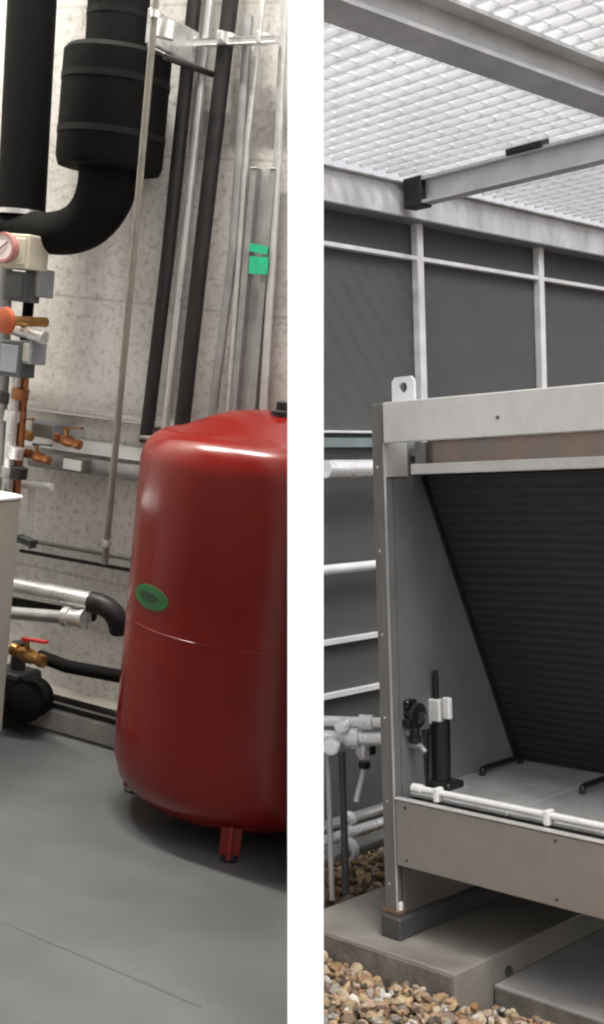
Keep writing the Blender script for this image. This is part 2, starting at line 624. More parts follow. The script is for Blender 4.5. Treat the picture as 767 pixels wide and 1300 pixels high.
# ------------------------------------------------------------------ plant room: expansion tank
TC = V((-1.831, 3.635, 0))
TR = 0.45
t = thing('expansion_tank', 'room', TC, 'large glossy red expansion tank standing on the grey floor', 'tank')
prof = [(0.0, 0.02), (0.12, 0.022), (0.22, 0.032), (0.31, 0.054), (0.385, 0.092), (0.43, 0.14), (TR, 0.21)]
prof += [(TR, 0.21 + k * (1.19 - .21) / 8) for k in range(1, 9)]
for k in range(1, 9):
    a = k / 8 * pi / 2
    prof.append((0.335 + 0.115 * cos(a), 1.19 + 0.115 * sin(a)))
prof += [(0.29, 1.325), (0.23, 1.352), (0.16, 1.376), (0.08, 1.388), (0, 1.391)]
m = MB()
m.lathe(prof, TC, n=96)
m.clip(ROOM, CUT)
tank = m.build('body', M['red'], t)
m = MB()
m.lathe([(TR - .004, .672), (TR + .0012, .676), (TR + .0012, .682), (TR - .004, .686)], TC, n=96)
m.clip(ROOM, CUT)
m.build('seam', M['red'], t)
# raised embossing lines on the shell
# feet
for px, py in ((290, 1092), (165, 1003)):
    p = ROOM.on(px, py, 2, 0)
    d = (p - TC)
    d.z = 0
    d.normalize()
    q = TC + d * 0.385
    m = MB()
    sd_ = d.cross(V((0, 0, 1)))
    m.bar(q + V((0, 0, 0.012)), q + V((0, 0, 0.15)), 0.065, 0.014, up=d)
    m.bar(q + d * .022 + V((0, 0, 0.012)), q + d * .022 + V((0, 0, 0.12)), 0.012, 0.050, up=d)
    lg = m.build('leg', M['red_dark'], t)
    MB().lathe([(0.03, 0), (0.03, .008), (.02, .014), (0, .014)], q + d * .012, n=16).build('foot', M['dark_pipe'], lg)
# top fitting
tf = lp(358, 520, TC.y - .1)
m = MB()
tb = V((tf.x - .0, TC.y - .1, 1.365))
m.lathe([(0.035, 0), (0.035, .03), (.02, .035), (.02, .06), (.012, .065), (0, .065)], tb, n=16)
m.clip(ROOM, CUT)
m.build('air_valve', M['dark_pipe'], t)
# green oval sticker, wrapped on the shell
def sticker(px, py, hw, hh, material, name, lift=.003):
    d = ROOM.rot.transposed() @ V(((px - CX) / F_PX, 1, (CY - py) / F_PX))
    o = V((0, 0, ROOM.h)) - TC
    A = d.x ** 2 + d.y ** 2
    B = 2 * (o.x * d.x + o.y * d.y)
    C_ = o.x ** 2 + o.y ** 2 - TR ** 2
    s = (-B - math.sqrt(max(0, B * B - 4 * A * C_))) / (2 * A)
    p = o + d * s
    a0, z0 = math.atan2(p.y, p.x), p.z
    bmm = MB()
    tt = bmesh.new()
    N = 28
    ring = []
    for k in range(N):
        u, v_ = hw * cos(2 * pi * k / N), hh * sin(2 * pi * k / N)
        ring.append((u, v_))
    inner = [tt.verts.new((0, 0, 0))]
    def put(u, v_, rr):
        return TC + V((rr * cos(a0 + u / TR), rr * sin(a0 + u / TR), z0 + v_))
    inner[0].co = put(0, 0, TR + lift)
    rings = []
    for fr in (.33, .66, 1.0):
        rings.append([tt.verts.new(put(u * fr, v_ * fr, TR + lift)) for u, v_ in ring])
    rings.append([tt.verts.new(put(u, v_, TR - .002)) for u, v_ in ring])
    for k in range(N):
        tt.faces.new((inner[0], rings[0][k], rings[0][(k + 1) % N]))
    for r0, r1 in zip(rings, rings[1:]):
        for k in range(N):
            tt.faces.new((r0[k], r1[k], r1[(k + 1) % N], r0[(k + 1) % N]))
    bmm._add(tt)
    return bmm.build(name, material, t)

sticker(190, 758, 0.095, 0.038, M['green'], 'label_sticker')
sticker(189, 757, 0.052, 0.015, M['label_print'], 'label_print', .0045)

# ------------------------------------------------------------------ plant room: big black pipes
YB = 3.92
bl = 'thick black insulated pipe '
# left riser
a, c = lp(41, 0, YB + .02), lp(27, 272, YB + .02)
top = a + (a - c).normalized() * 2.2
t = thing('insulated_riser', 'room', c, 'straight thick black insulated pipe rising at the upper left edge', 'pipe')
MB().tube([c, a, top], 0.094, 28).build('lagging', M['black'], t)
MB().lathe([(.097, -.012), (.101, -.012), (.101, .006), (.097, .006)], c, c - a, 28).build('band', M['silver'], t)
# elbow pipe with the wide valve jacket
p_top, p_mid = lp(152, -10, YB), lp(138, 215, YB)
e0, e1, e2 = lp(139, 222, YB), lp(127, 300, YB), lp(62, 296, YB)
e3 = lp(-400, 268, YB)
t = thing('insulated_elbow_pipe', 'room', e2, 'thick black insulated pipe bending left below a wide black jacket', 'pipe')
p_up = p_top + (p_top - p_mid).normalized() * 2.2
MB().tube([p_up, p_mid] + arc(e0, e1, e2, 14) + [e3], [0.115] * 2 + [0.115 - .035 * k / 14 for k in range(15)] + [0.08], 32).build('lagging', M['black'], t)
j0, j1 = lp(151, 62, YB), lp(138, 216, YB)
ax = (j1 - j0)
m = MB()
m.lathe([(.115, 0), (.185, .012), (.2, .03), (.2, ax.length - .03), (.19, ax.length), (.115, ax.length)], j0, ax, 40)
m.build('valve_jacket', M['black'], t)
for q_ in (.28, .72):
    c_ = j0 + ax * q_
    MB().lathe([(.199, -.012), (.2025, -.012), (.2025, .012), (.199, .012)], c_, ax, 40).build('tape', M['tape'], t)
for a_, r_ in (((150, 20), .1165),):
    MB().lathe([(r_ - .004, -.012), (r_, -.012), (r_, .012), (r_ - .004, .012)], lp(*a_, YB), p_top - p_mid, 32).build('tape', M['tape'], t)
# black pipe dropping behind the gauges
a, c = lp(42, 322, YB + .05), lp(28, 480, YB + .05)
o = MB().tube([a, c], .022, 14).build('drop_pipe', M['black'], None, 'room', c)
tag(o, 'short black pipe dropping beside the gauge and control boxes', 'pipe')

# ------------------------------------------------------------------ plant room: slim wall pipes
def wall_pipe(name, pts, r, material, label, cat='pipe', y=None, group='slim pipes up the plant room wall', rings=()):
    y = WALL_Y - .04 - r if y is None else y
    P = [lp(px, py, y) for px, py in pts]
    if pts[0][1] <= 0:                          # risers carry on up towards the ceiling
        P[0] = P[0] + (P[0] - P[1]).normalized() * 2.1
    if not rings:
        o = MB().tube(P, r, 16).build(name, material, None, 'room', P[-1])
        return tag(o, label, cat, group)
    t = thing(name, 'room', P[-1], label, cat, group)
    MB().tube(P, r, 16).build('pipe', material, t)
    for px, py in rings:
        c = lp(px, py, y)
        MB().lathe([(r, -.012), (r * 1.35, -.012), (r * 1.35, .012), (r, .012)], c, P[-1] - P[0], 16).build('coupling', M['silver'], t)
    return t

wall_pipe('conduit', [(198, 0), (166, 360), (133, 716)], .0125, M['conduit'], 'thin beige conduit running down the wall left of the tank', y=3.70,
          rings=((197, 18), (136, 690)))
wall_pipe('dark_riser', [(248, -10), (214, 318), (185, 562)], .027, M['dark_pipe'], 'left one of two dark grey risers behind the tank')
wall_pipe('dark_riser', [(294, -10), (256, 318), (229, 560)], .031, M['dark_pipe'], 'right one of two dark grey risers behind the tank')
wall_pipe('grey_riser', [(268, -10), (234, 318), (208, 560)], .017, M['pale_pipe'], 'pale grey tube added for wall shading between the two dark risers')  # added tube standing for shading on the wall
wall_pipe('grey_riser', [(316, 20), (296, 318), (268, 540)], .018, M['grey_pipe'], 'grey pipe just right of the right dark riser')
wall_pipe('grey_riser', [(335, -10), (314, 180), (290, 530)], .012, M['pale_pipe'], 'thin shiny pipe crossing the clamp rail beside the pale wall')
wall_pipe('grey_riser', [(362, -10), (353, 200), (334, 525)], .016, M['pale_pipe'], 'pale pipe right beside the white dividing wall')
# channel trunking with green labels
q0, q1 = lp(339, 215, WALL_Y - .05), lp(312, 525, WALL_Y - .05)
t = thing('cable_trunking', 'room', q1, 'grey double cable trunking with two green labels above the tank', 'trunking')
sx = V((.042, 0, 0))
MB().bar(q0 - sx, q1 - sx, .018, .05, up=(0, 1, 0), bev=.003).build('channel', M['grey_pipe'], t)
MB().bar(q0 + sx * .9, q1 + sx * .9, .018, .05, up=(0, 1, 0), bev=.003).build('channel', M['grey_pipe'], t)
MB().bar(q0 + V((0, .02, 0)), q1 + V((0, .02, 0)), .075, .012, up=(0, 1, 0)).build('back_plate', M['pale_pipe'], t)
for y0, y1 in ((311, 321), (326, 348)):
    c0, c1 = lp(329.5, y0, WALL_Y - .08), lp(327.5, y1, WALL_Y - .08)
    MB().bar(c0, c1, .078, .006, up=(0, 1, 0)).build('label_sticker', M['green_bright'], t)

# clamp rail across the risers
r0, r1 = lp(232, 56, WALL_Y - .1), lp(352, 50, WALL_Y - .1)
t = thing('clamp_rail', 'room', r0, 'silver strut rail with pipe clamps across the risers near the top', 'pipe clamp')
MB().bar(r0, r1, .03, .024, bev=.003).build('strut', M['silver'], t)
for px, py, r in ((243, 55, .036), (288, 50, .040), (333, 49, .026)):
    c = lp(px, py, WALL_Y - .085)
    m = MB()
    m.lathe([(r * .85, -.02), (r, -.02), (r, .02), (r * .85, .02)], c, (.1, 0, 1), 20)
    m.box(c.x - r * .3, c.x + r * .3, c.y - r * 1.4, c.y - r * .8, c.z - .018, c.z + .018, .003)
    m.build('clamp', M['silver'], t)
# bright bracket beside the black pipe
c = lp(203, 34, 3.78)
t = thing('pipe_bracket', 'room', c, 'bright metal pipe bracket right of the black elbow pipe top', 'bracket')
m = MB()
m.box(c.x - .045, c.x - .02, c.y - .02, c.y + .3, c.z - .06, c.z + .06, .004)
m.build('plate', M['silver'], t)
MB().lathe([(.022, -.03), (.034, -.03), (.034, .03), (.022, .03)], c + V((.025, 0, -.01)), (.1, 0, 1), 18).build('ring', M['silver'], t)
MB().tube([c + V((0, .05, -.09)), c + V((.05, .3, -.09))], .012, 10).build('bolt', M['dark_pipe'], t)

# ------------------------------------------------------------------ plant room: wall trunking and brass fittings
def hbar(name, p, q, r_or_wh, material, label, cat, y, parts=None, group=None):
    a, c = lp(*p, y), lp(*q, y)
    m = MB()
    if isinstance(r_or_wh, tuple):
        m.bar(a, c, r_or_wh[0], r_or_wh[1], bev=.003)
    else:
        m.tube([a, c], r_or_wh, 16)
    return tag(m.build(name, material, None, 'room', a), label, cat, group)

hbar('cable_duct', (20, 512), (235, 540), (.05, .03), M['wall'], 'slim white cable duct along the wall above the brass valves', 'duct', WALL_Y - .03)
hbar('cable_duct', (20, 555), (190, 578), (.05, .05), M['white'], 'wider white cable duct behind the brass fittings', 'duct', WALL_Y - .03)
hbar('grey_wall_pipe', (40, 582), (200, 604), .033, M['grey_pipe'], 'grey horizontal pipe just under the brass fittings', 'pipe', WALL_Y - .07)
hbar('thin_rail', (20, 683), (200, 716), .009, M['conduit'], 'upper one of two thin horizontal tubes low on the wall', 'pipe', WALL_Y - .06)
hbar('thin_rail', (26, 699), (200, 730), .008, M['dark_pipe'], 'lower one of two thin horizontal tubes low on the wall', 'pipe', WALL_Y - .05)
c = lp(34, 686, WALL_Y - .10)
o = MB().bar(c - V((.035, 0, 0)), c + V((.035, 0, -.01)), .04, .03, bev=.004).build('pipe_stop', M['box_dark'], None, 'room', c)
tag(o, 'small dark block at the left end of the thin wall tubes', 'fitting')

c = lp(198, 560, 3.95)
t = thing('wall_bracket', 'room', c, 'small pale bracket with dark bolts on the wall touching the tank shoulder', 'bracket')
MB().box(c.x - .07, c.x + .05, c.y - .01, c.y + .19, c.z + .0, c.z + .012, .002).build('shelf', M['conduit'], t)
for dz in (.035, -.03):
    MB().lathe([(0, -.015), (.016, -.015), (.016, .015), (0, .015)], c + V((-.01, .02, dz)), (0, 1, 0), 6).build('bolt', M['dark_pipe'], t)

def brass_valve(px, py, y, s, label, handle, material):
    c = lp(px, py, y)
    t = thing('brass_valve', 'room', c, label, 'valve', 'brass fittings on the plant room wall')
    m = MB()
    m.lathe([(.014, -.07), (.022, -.068), (.022, -.045), (.015, -.042), (.024, -.02), (.027, 0), (.024, .02), (.015, .042), (.022, .045),
             (.022, .068), (.014, .07)], (0, 0, 0), (1, 0, -.13), 18)
    for v in m.bm.verts:
        v.co = c + v.co * s
    m.build('body', material, t)
    m = MB()
    m.lathe([(.009, .02), (.009, .05), (.013, .05), (.013, .058), (0, .06)], (0, 0, 0), (0, -.3, 1), 12)
    for v in m.bm.verts:
        v.co = c + v.co * s
    m.build('stem', M['brass'], t)
    h = c + V((0, -.02, .058)) * s
    MB().bar(h - V((.012, 0, 0)) * s, h + V((.085, 0, .008)) * s, .018 * s, .008 * s, bev=.002).build('handle', handle, t)
    return t

brass_valve(24, 549, 3.92, .95, 'brass valve at the left edge of the fitting row', M['brass'], M['brass'])
brass_valve(86, 560, 3.98, .9, 'brown brass valve in front of the white cable duct', M['copper'], M['copper'])
brass_valve(48, 580, 3.92, .85, 'orange brown brass valve below the small grey box', M['box_dark'], M['copper'])
brass_valve(36, 832, 3.74, 1.15, 'brass valve with red lever above the black pump', M['red_handle'], M['brass'])

def small_box(name, px, py, wpx, hpx, y, depth, material, label, cat='control box', lid=None):
    a, c = lp(px - wpx / 2, py, y), lp(px + wpx / 2, py, y)
    cc = lp(px, py, y)
    w_ = (c - a).length / 2
    h_ = (lp(px, py - hpx / 2, y) - lp(px, py + hpx / 2, y)).length / 2
    t = thing(name, 'room', cc - V((0, 0, h_)), label, cat)
    MB().box(cc.x - w_, cc.x + w_, y, y + depth, cc.z - h_, cc.z + h_, .006, 2).build('case', material, t)
    MB().box(cc.x - w_ * .8, cc.x + w_ * .8, y - .006, y + .002, cc.z - h_ * .75, cc.z + h_ * .75, .002).build('lid', lid or material, t)
    return t

small_box('junction_box', 54, 546, 30, 20, 4.0, .1, M['box_grey'], 'small blue grey box between the brass valves', lid=M['conduit'])
small_box('junction_box', 92, 590, 28, 18, 4.0, .06, M['conduit'], 'small pale box on the grey pipe under the brass valves', lid=M['white'])
small_box('gauge_box', 14, 318, 46, 44, 3.78, .12, M['box_beige'], 'beige box behind the round gauge at the left edge')
small_box('actuator_box', 18, 363, 26, 38, 3.80, .1, M['box_dark'], 'dark actuator box under the round gauge', lid=M['box_dark'])
small_box('actuator_box', 41, 358, 16, 36, 3.86, .1, M['box_grey'], 'narrow grey box just right of the dark actuator box', lid=M['conduit'])
small_box('relay_box', 12, 455, 26, 46, 3.80, .1, M['box_dark'], 'dark blue grey box under the orange handwheel', lid=M['box_grey'])
small_box('relay_box', 31, 447, 16, 30, 3.82, .1, M['box_grey'], 'small pale blue grey box on the edge of the manifold', lid=M['cabinet'])

# pressure gauge
c = lp(5, 314, 3.75)
t = thing('pressure_gauge', 'room', c, 'round white pressure gauge with pinkish rim at the left edge', 'gauge')
m = MB(); m.lathe([(.046, -.002), (.046, -.012), (.056, -.012), (.058, .01), (.052, .03), (0, .03)], c, (0, 1, 0), 28); m.build('rim', M['rim'], t)
m = MB(); m.lathe([(0, -.009), (.047, -.009), (.047, -.004), (0, -.004)], c, (0, 1, 0), 28); m.build('dial', M['dial'], t)
MB().bar(c + V((-.02, -.012, -.015)), c + V((.025, -.012, .02)), .004, .003, up=(0, 1, 0)).build('needle', M['dark_pipe'], t)
# orange handwheel
c = lp(8, 407, 3.74)
t = thing('handwheel_valve', 'room', c, 'orange red valve handwheel between two dark boxes', 'valve')
m = MB(); m.lathe([(.0, -.02), (.03, -.02), (.05, -.012), (.052, .004), (.04, .012), (0, .012)], c, (.2, 1, .1), 22); m.build('handwheel', M['orange'], t)
MB().tube([c, c + V((.03, .2, .01))], .02, 14).build('stem', M['brass'], t)
MB().tube([c + V((-.09, .1, -.02)), c + V((.11, .1, -.05))], .026, 14).build('body', M['silver'], t)
# manifold tubes under the boxes
t = thing('pipe_manifold', 'room', lp(12, 600, 3.86), 'cluster of grey and copper tubes descending at the left edge', 'manifold')
MB().tube([lp(8, 280, 3.88), lp(-2, 640, 3.88)], .03, 16).build('tube', M['grey_pipe'], t)
MB().tube([lp(33, 466, 3.9), lp(20, 640, 3.9)], .016, 14).build('tube', M['copper'], t)
MB().tube([lp(20, 470, 3.86), lp(8, 640, 3.86)], .022, 14).build('tube', M['silver'], t)
for px, py, mm in ((26, 500, 'copper'), (10, 505, 'dark_pipe'), (16, 528, 'silver'), (20, 575, 'silver'), (12, 600, 'grey_pipe'), (24, 600, 'dark_pipe')):
    c = lp(px, py, 3.86)
    MB().lathe([(.02, -.025), (.034, -.022), (.034, .022), (.02, .025)], c, (.1, 0, 1), 8).build('nut', M[mm], t)
# pale loop pipe
wall_pipe('white_pipe', [(12, 614), (66, 618)], .016, M['pvc'], 'short pale pipe just above the grey cabinet top', y=3.95, group=None)
wall_pipe('white_pipe', [(41, 616), (36, 672)], .015, M['pvc'], 'short pale vertical pipe behind the cabinet corner', y=3.99, group=None)
c = lp(47, 600, 3.96)
o = MB().bar(c + V((0, 0, .05)), c - V((0, 0, .04)), .03, .03, bev=.005).build('cable_gland', M['box_dark'], None, 'room', c)
tag(o, 'small black gland under the lowest brass valve', 'fitting')

# ------------------------------------------------------------------ plant room: low pipes, pump, plinth, cabinet
t = thing('clad_pipe', 'room', lp(25, 742, 3.93), 'upper shiny silver clad pipe bending into black lagging beside the tank', 'pipe')
pA = [lp(-10, 738, 3.93), lp(100, 760, 3.93)]
MB().tube(pA + [lp(118, 764, 3.93)], .036, 20).build('cladding', M['silver'], t)
MB().tube(arc(lp(116, 764, 3.93), lp(150, 770, 3.93), lp(152, 800, 3.98), 8), .042, 18).build('lagging', M['dark_pipe'], t)
MB().tube([lp(-10, 759, 3.97), lp(120, 783, 3.97)], .02, 14).build('gap_shade_tube', M['dark_pipe'], t)  # dark tube standing in for the shade between the two pipes
t = thing('clad_pipe', 'room', lp(25, 776, 3.9), 'lower grey pipe with a bright flange end beside the tank', 'pipe')
MB().tube([lp(-10, 776, 3.9), lp(84, 784, 3.9)], .026, 18).build('cladding', M['grey_pipe'], t)
a, c = lp(82, 783, 3.9), lp(114, 787, 3.9)
MB().lathe([(.03, 0), (.042, .004), (.042, .03), (.034, .034), (.034, .08), (.04, .084), (.04, .1), (0, .1)], a, c - a, 22).build('flange', M['silver'], t)
t = thing('lagged_pipe', 'room', lp(100, 848, 3.8), 'black lagged pipe running low between pump and tank', 'pipe')
MB().tube([lp(50, 833, 3.84), lp(85, 846, 3.84), lp(150, 858, 3.84), lp(185, 862, 3.84)], .026, 16).build('lagging', M['black'], t)

PL_X1 = -2.32
p = MB().box(-5.2, PL_X1, 3.87, WALL_Y, 0.0, .085, .006)
tag(p.build('plinth', M['plinth'], None, 'room', (PL_X1, 3.87, 0)), 'low beige concrete plinth along the foot of the back wall', 'plinth')
for k, (yy, zz) in enumerate(((3.90, .10), (3.97, .10))):
    o = MB().tube([(-5.0, yy, zz), (PL_X1 - .02, yy, zz)], .014, 10).build('floor_cable', M['dark_pipe'], None, 'room', (-3, yy, zz))
    tag(o, ('nearer' if k == 0 else 'farther') + ' black cable lying along the low concrete plinth', 'cable', 'cables on the plinth')

c = lp(38, 888, 3.78)
t = thing('circulation_pump', 'room', (c.x, c.y, .085), 'black circulation pump with round motor beside the grey cabinet', 'pump')
m = MB()
m.lathe([(0, -.09), (.05, -.088), (.07, -.075), (.075, -.06), (.075, .02), (.082, .025), (.082, .05), (.06, .055), (.06, .1), (0, .1)], c, (-.35, .9, 0), 30)
m.build('motor', M['black'], t)
MB().box(c.x - .2, c.x - .04, c.y - .03, c.y + .13, c.z - .11, c.z + .09, .02, 2).build('volute', M['valve_black'], t)
MB().box(c.x - .15, c.x - .02, c.y + .0, c.y + .1, .085, c.z - .06, .006).build('foot', M['dark_pipe'], t)
MB().tube([V((c.x - .11, c.y + .05, c.z + .08)), V((c.x - .11, c.y + .05, c.z + .2))], .03, 14).build('outlet', M['dark_pipe'], t)

# grey-white cabinet at the left edge
cb = ROOM.on(4, 955, 2, 0)
cy_ = 3.66
tt_ = lp(26, 634, cy_)
xr = (tt_.x + lp(5, 930, cy_).x) / 2
t = thing('cabinet', 'room', (xr - .3, cy_ - .3, 0), 'pale grey cabinet cut off by the left edge of the picture', 'cabinet')
MB().box(xr - .6, xr, cy_ - .6, cy_, .03, tt_.z, .012, 2).build('case', M['cabinet'], t)
MB().box(xr - .61, xr + .006, cy_ - .61, cy_ + .004, tt_.z - .0, tt_.z + .018, .006).build('top', M['white'], t)
MB().box(xr - .57, xr - .03, cy_ - .57, cy_ - .03, 0, .035).build('base', M['dark_pipe'], t)

# ------------------------------------------------------------------ yard: cooler
UX0, UX1, UY0, UY1 = -3.17, -0.75, 3.49, 5.20
UT = 2.144
unit = thing('dry_cooler', 'yard', (UX0, UY0, .1), 'large steel dry cooler with a sloping black coil behind its front frame', 'cooler')
SC = M['casing']
# corner posts: folded angle, front face and a return
def post(xa, xb, ya, yb, name='post'):
    m = MB()
    m.box(xa, xb, ya, yb, .2, UT - .003, .004)
    return m.build(name, M['casing_shaded'], unit)
post(UX0, UX0 + .058, UY0, UY0 + .05)
m = MB(); m.box(UX0 + .060, UX0 + .066, UY0 - .004, UY0 + .005, .2, 1.99, .001); m.build('post_highlight', M['galv'], unit)  # thin bright strip standing for the highlight down the post edge
m = MB(); m.box(UX0 + .060, UX0 + .066, UY0 + .006, UY0 + .13, 1.862, 1.99, .001); m.build('gusset', SC, unit)
m = MB(); m.box(UX0 + .048, UX0 + .0585, UY0 + .006, UY0 + .05, .2, 1.86, .001); m.build('post_flange', M['casing_in'], unit)
post(UX1 - .058, UX1, UY0, UY0 + .05)
post(UX0, UX0 + .058, UY1 - .05, UY1)
post(UX1 - .058, UX1, UY1 - .05, UY1)
# end panels
MB().box(UX0 + .03, UX0 + .06, UY0 + .052, UY1 - .052, .385, 1.985).build('end_panel', M['casing_in'], unit)
MB().box(UX1 - .03, UX1 - .004, UY0 + .052, UY1 - .052, .385, 1.985).build('end_panel', M['casing_in'], unit)
# top fascia, recessed header and rail
MB().box(UX0 + .07, UX1 - .002, UY0 - .012, UY0 + .03, 1.990, UT, .004).build('top_fascia', SC, unit)
MB().box(UX0 + .06, UX1 - .06, UY1 - .03, UY1 + .01, 1.990, UT, .004).build('top_fascia', SC, unit)
MB().box(UX0 + .19, UX1 - .06, UY0 + .10, UY0 + .13, 1.90, 1.995).build('header', M['brown_sheen'], unit)
MB().box(UX0 + .16, UX1 - .06, UY0 + .035, UY0 + .075, 1.868, 1.908, .004).build('header_rail', SC, unit)
MB().box(UX0 + .165, UX0 + .185, UY0 + .06, UY0 + .16, 1.87, 1.99).build('header_bracket', M['casing_in'], unit)
MB().box(UX0 + .07, UX1 - .03, UY0 + .145, UY1 - .03, 1.94, 1.97).build('top_deck', M['casing_in'], unit)
for k in range(2):
    cx_ = UX0 + .62 + k * 1.18
    m = MB(); m.lathe([(.48, 0), (.50, 0), (.46, .10), (.48, .15), (.46, .15), (.44, .10)], (cx_, (UY0 + UY1) / 2, 1.97), n=40)
    cw = m.build('fan_cowl', M['casing_in'], unit)
    m = MB()
    for j in range(5):
        a_ = j * 2 * pi / 5
        m.bar((cx_, 4.345, 2.03), (cx_ + .42 * cos(a_), 4.345 + .42 * sin(a_), 2.05), .14, .008, up=(.3 * -sin(a_), .3 * cos(a_), 1))
    m.lathe([(0, 0), (.1, 0), (.1, .08), (0, .09)], (cx_, 4.345, 1.98), n=20)
    m.build('fan', M['dark_pipe'], cw)
# sloping coils: a V
ct, cbm = (3.713, 1.862), (4.283, .645)
cx0, cx1 = UX0 + .062, UX1 - .032
for s in (0, 1):
    mir = (lambda y: y) if s == 0 else (lambda y: 2 * 4.345 - y)
    m = MB()
    m.prism([(cx0, mir(ct[0]), ct[1]), (cx0, mir(cbm[0]), cbm[1]), (cx0, mir(cbm[0] + .05), cbm[1] + .02), (cx0, mir(ct[0] + .10), ct[1] + .02)], (cx1 - cx0, 0, 0))
    m.build('coil', M['coil'], unit)
# dark casing edge along coil and top
MB().bar((cx0 + .012, ct[0] - .006, ct[1]), (cx0 + .012, cbm[0] - .006, cbm[1]), .02, .012, up=(1, 0, 0)).build('coil_frame', M['valve_black'], unit)
# tray covers with handles
TZ = .640
xs = [UX0 + .05, UX0 + .05 + .47, UX0 + .05 + .94, UX0 + .05 + 1.41, UX0 + .05 + 1.88, UX1 - .04]
for k in range(5):
    m = MB(); m.box(xs[k] + .003, xs[k + 1] - .003, UY0 + .10, 4.30, TZ - .018, TZ, .004)
    tp = m.build('tray_cover', M['tray'], unit)
    if k == 0:
        h0, h1 = rp(621, 986, 2, TZ), rp(653, 968, 2, TZ)
        dx = (h0.x + h1.x) / 2 - xs[0]
        hy0, hy1 = h0.y, h1.y
    hx = min(xs[k] + dx, xs[k + 1] - .03)
    m = MB()
    m.tube([(hx, hy0, TZ)] + arc((hx, hy0, TZ + .018), (hx, hy0, TZ + .026), (hx, hy0 + .03, TZ + .028), 4)
           + arc((hx, hy1 - .03, TZ + .028), (hx, hy1, TZ + .026), (hx, hy1, TZ + .018), 4) + [(hx, hy1, TZ)], .012, 10)
    m.build('handle', M['valve_black'], tp)
# lower fascia
MB().box(UX0 + .07, UX1 - .07, UY0 - .006, UY0 + .03, .382, .634, .004).build('lower_fascia', M['casing_warm'], unit)
MB().box(UX0 + .07, UX1 - .07, UY0 - .010, UY0 + .016, .635, .643, .002).build('fascia_lip', SC, unit)
MB().box(UX0 + .06, UX1 - .06, UY1 - .03, UY1 + .006, .382, .634, .004).build('lower_fascia', M['casing_warm'], unit)
MB().box(UX0 + .03, UX1 - .03, UY0 + .04, UY1 - .04, .40, .42).build('sump_floor', M['channel'], unit)
dr = rp(655, 1135, 1, UY0 + .45)
MB().lathe([(.02, 0), (.02, -.05), (.03, -.05), (.03, -.075), (0, -.075)], (dr.x, UY0 + .45, .40), n=16).build('drain_spout', M['pvc'], unit)
# lower end board below the fascia at the left end
MB().box(UX0 + .068, UX0 + .075, UY0 + .03, UY1 - .05, .19, .384).build('end_skirt', M['casing_warm'], unit)
# lifting lug
lx = rp(509, 498, 1, UY0).x
t_ = MB()
w2 = .055
ring = [(lx - w2, 2.14), (lx + w2, 2.14), (lx + w2, 2.225)] + [(lx + w2 - .012 * (1 - cos(a)), 2.225 + .010 * sin(a)) for a in (pi / 4, pi / 2)] + [(lx - w2, 2.237)]
bmx = bmesh.new()
hole = [(lx + .020 * cos(2 * pi * k / 16), 2.195 + .020 * sin(2 * pi * k / 16)) for k in range(16)]
def lug_mesh():
    outer = [(lx - w2, 2.13), (lx + w2, 2.13), (lx + w2, 2.235), (lx - w2, 2.235)]
    o16 = []
    for k in range(16):
        a_ = 2 * pi * k / 16
        c_, s_ = cos(a_), sin(a_)
        kx = w2 / max(abs(c_), 1e-6)
        kz = (.04 if s_ > 0 else .065) / max(abs(s_), 1e-6)
        q_ = min(kx, kz)
        o16.append((lx + c_ * q_, 2.195 + s_ * q_))
    vs_ = {}
    for tagy, yy in (('f', UY0 + .012), ('b', UY0 + .022)):
        vs_[tagy + 'o'] = [bmx.verts.new((x_, yy, z_)) for x_, z_ in o16]
        vs_[tagy + 'h'] = [bmx.verts.new((x_, yy, z_)) for x_, z_ in hole]
    for k in range(16):
        k2 = (k + 1) % 16
        bmx.faces.new((vs_['fo'][k], vs_['fo'][k2], vs_['fh'][k2], vs_['fh'][k]))
        bmx.faces.new((vs_['bo'][k], vs_['bh'][k], vs_['bh'][k2], vs_['bo'][k2]))
        bmx.faces.new((vs_['fo'][k], vs_['bo'][k], vs_['bo'][k2], vs_['fo'][k2]))
        bmx.faces.new((vs_['fh'][k], vs_['fh'][k2], vs_['bh'][k2], vs_['bh'][k]))
lug_mesh()
t_._add(bmx)
t_.build('lifting_lug', M['rail'], unit)
MB().box(lx - .02, lx + .02, UY0 + .045, UY0 + .052, 2.17, 2.22).build('lug_hole_black', M['valve_black'], unit)  # added black plate that makes the lug hole look black
# screws on the fascia
m = MB()
sp = rp(632, 530, 1, UY0 - .012)
m.lathe([(0, -.004), (.006, -.004), (.007, .001), (0, .001)], (sp.x, UY0 - .012, sp.z), (0, 1, 0), 10)
m.build('screw', M['channel'], unit)
for k in range(6):
    rz_ = .30 + k * .32
    MB().lathe([(0, -.003), (.005, -.002), (.006, .001), (0, .001)], (UX0 + .026, UY0, rz_), (0, 1, 0), 8).build('rivet', M['galv'], unit)
for px_ in (512, 700):
    q_ = rp(px_, 1110, 1, UY0 - .006)
    for dz_ in (.41, .61):
        MB().lathe([(0, -.004), (.006, -.003), (.007, .001), (0, .001)], (q_.x + .02, UY0 - .006, dz_), (0, 1, 0), 8).build('screw', M['channel'], unit)
# feet
for xx in (UX0 + .03, UX1 - .03):
    for yy in (UY0 + .03, UY1 - .03):
        m = MB(); m.box(xx - .045, xx + .045, yy - .035, yy + .045, .186, .202, .003)
        ft = m.build('foot', M['rust'], unit)
        MB().lathe([(.012, 0), (.012, .03), (0, .032)], (xx + .03, yy - .01, .2), n=8).build('bolt', M['rail'], ft)

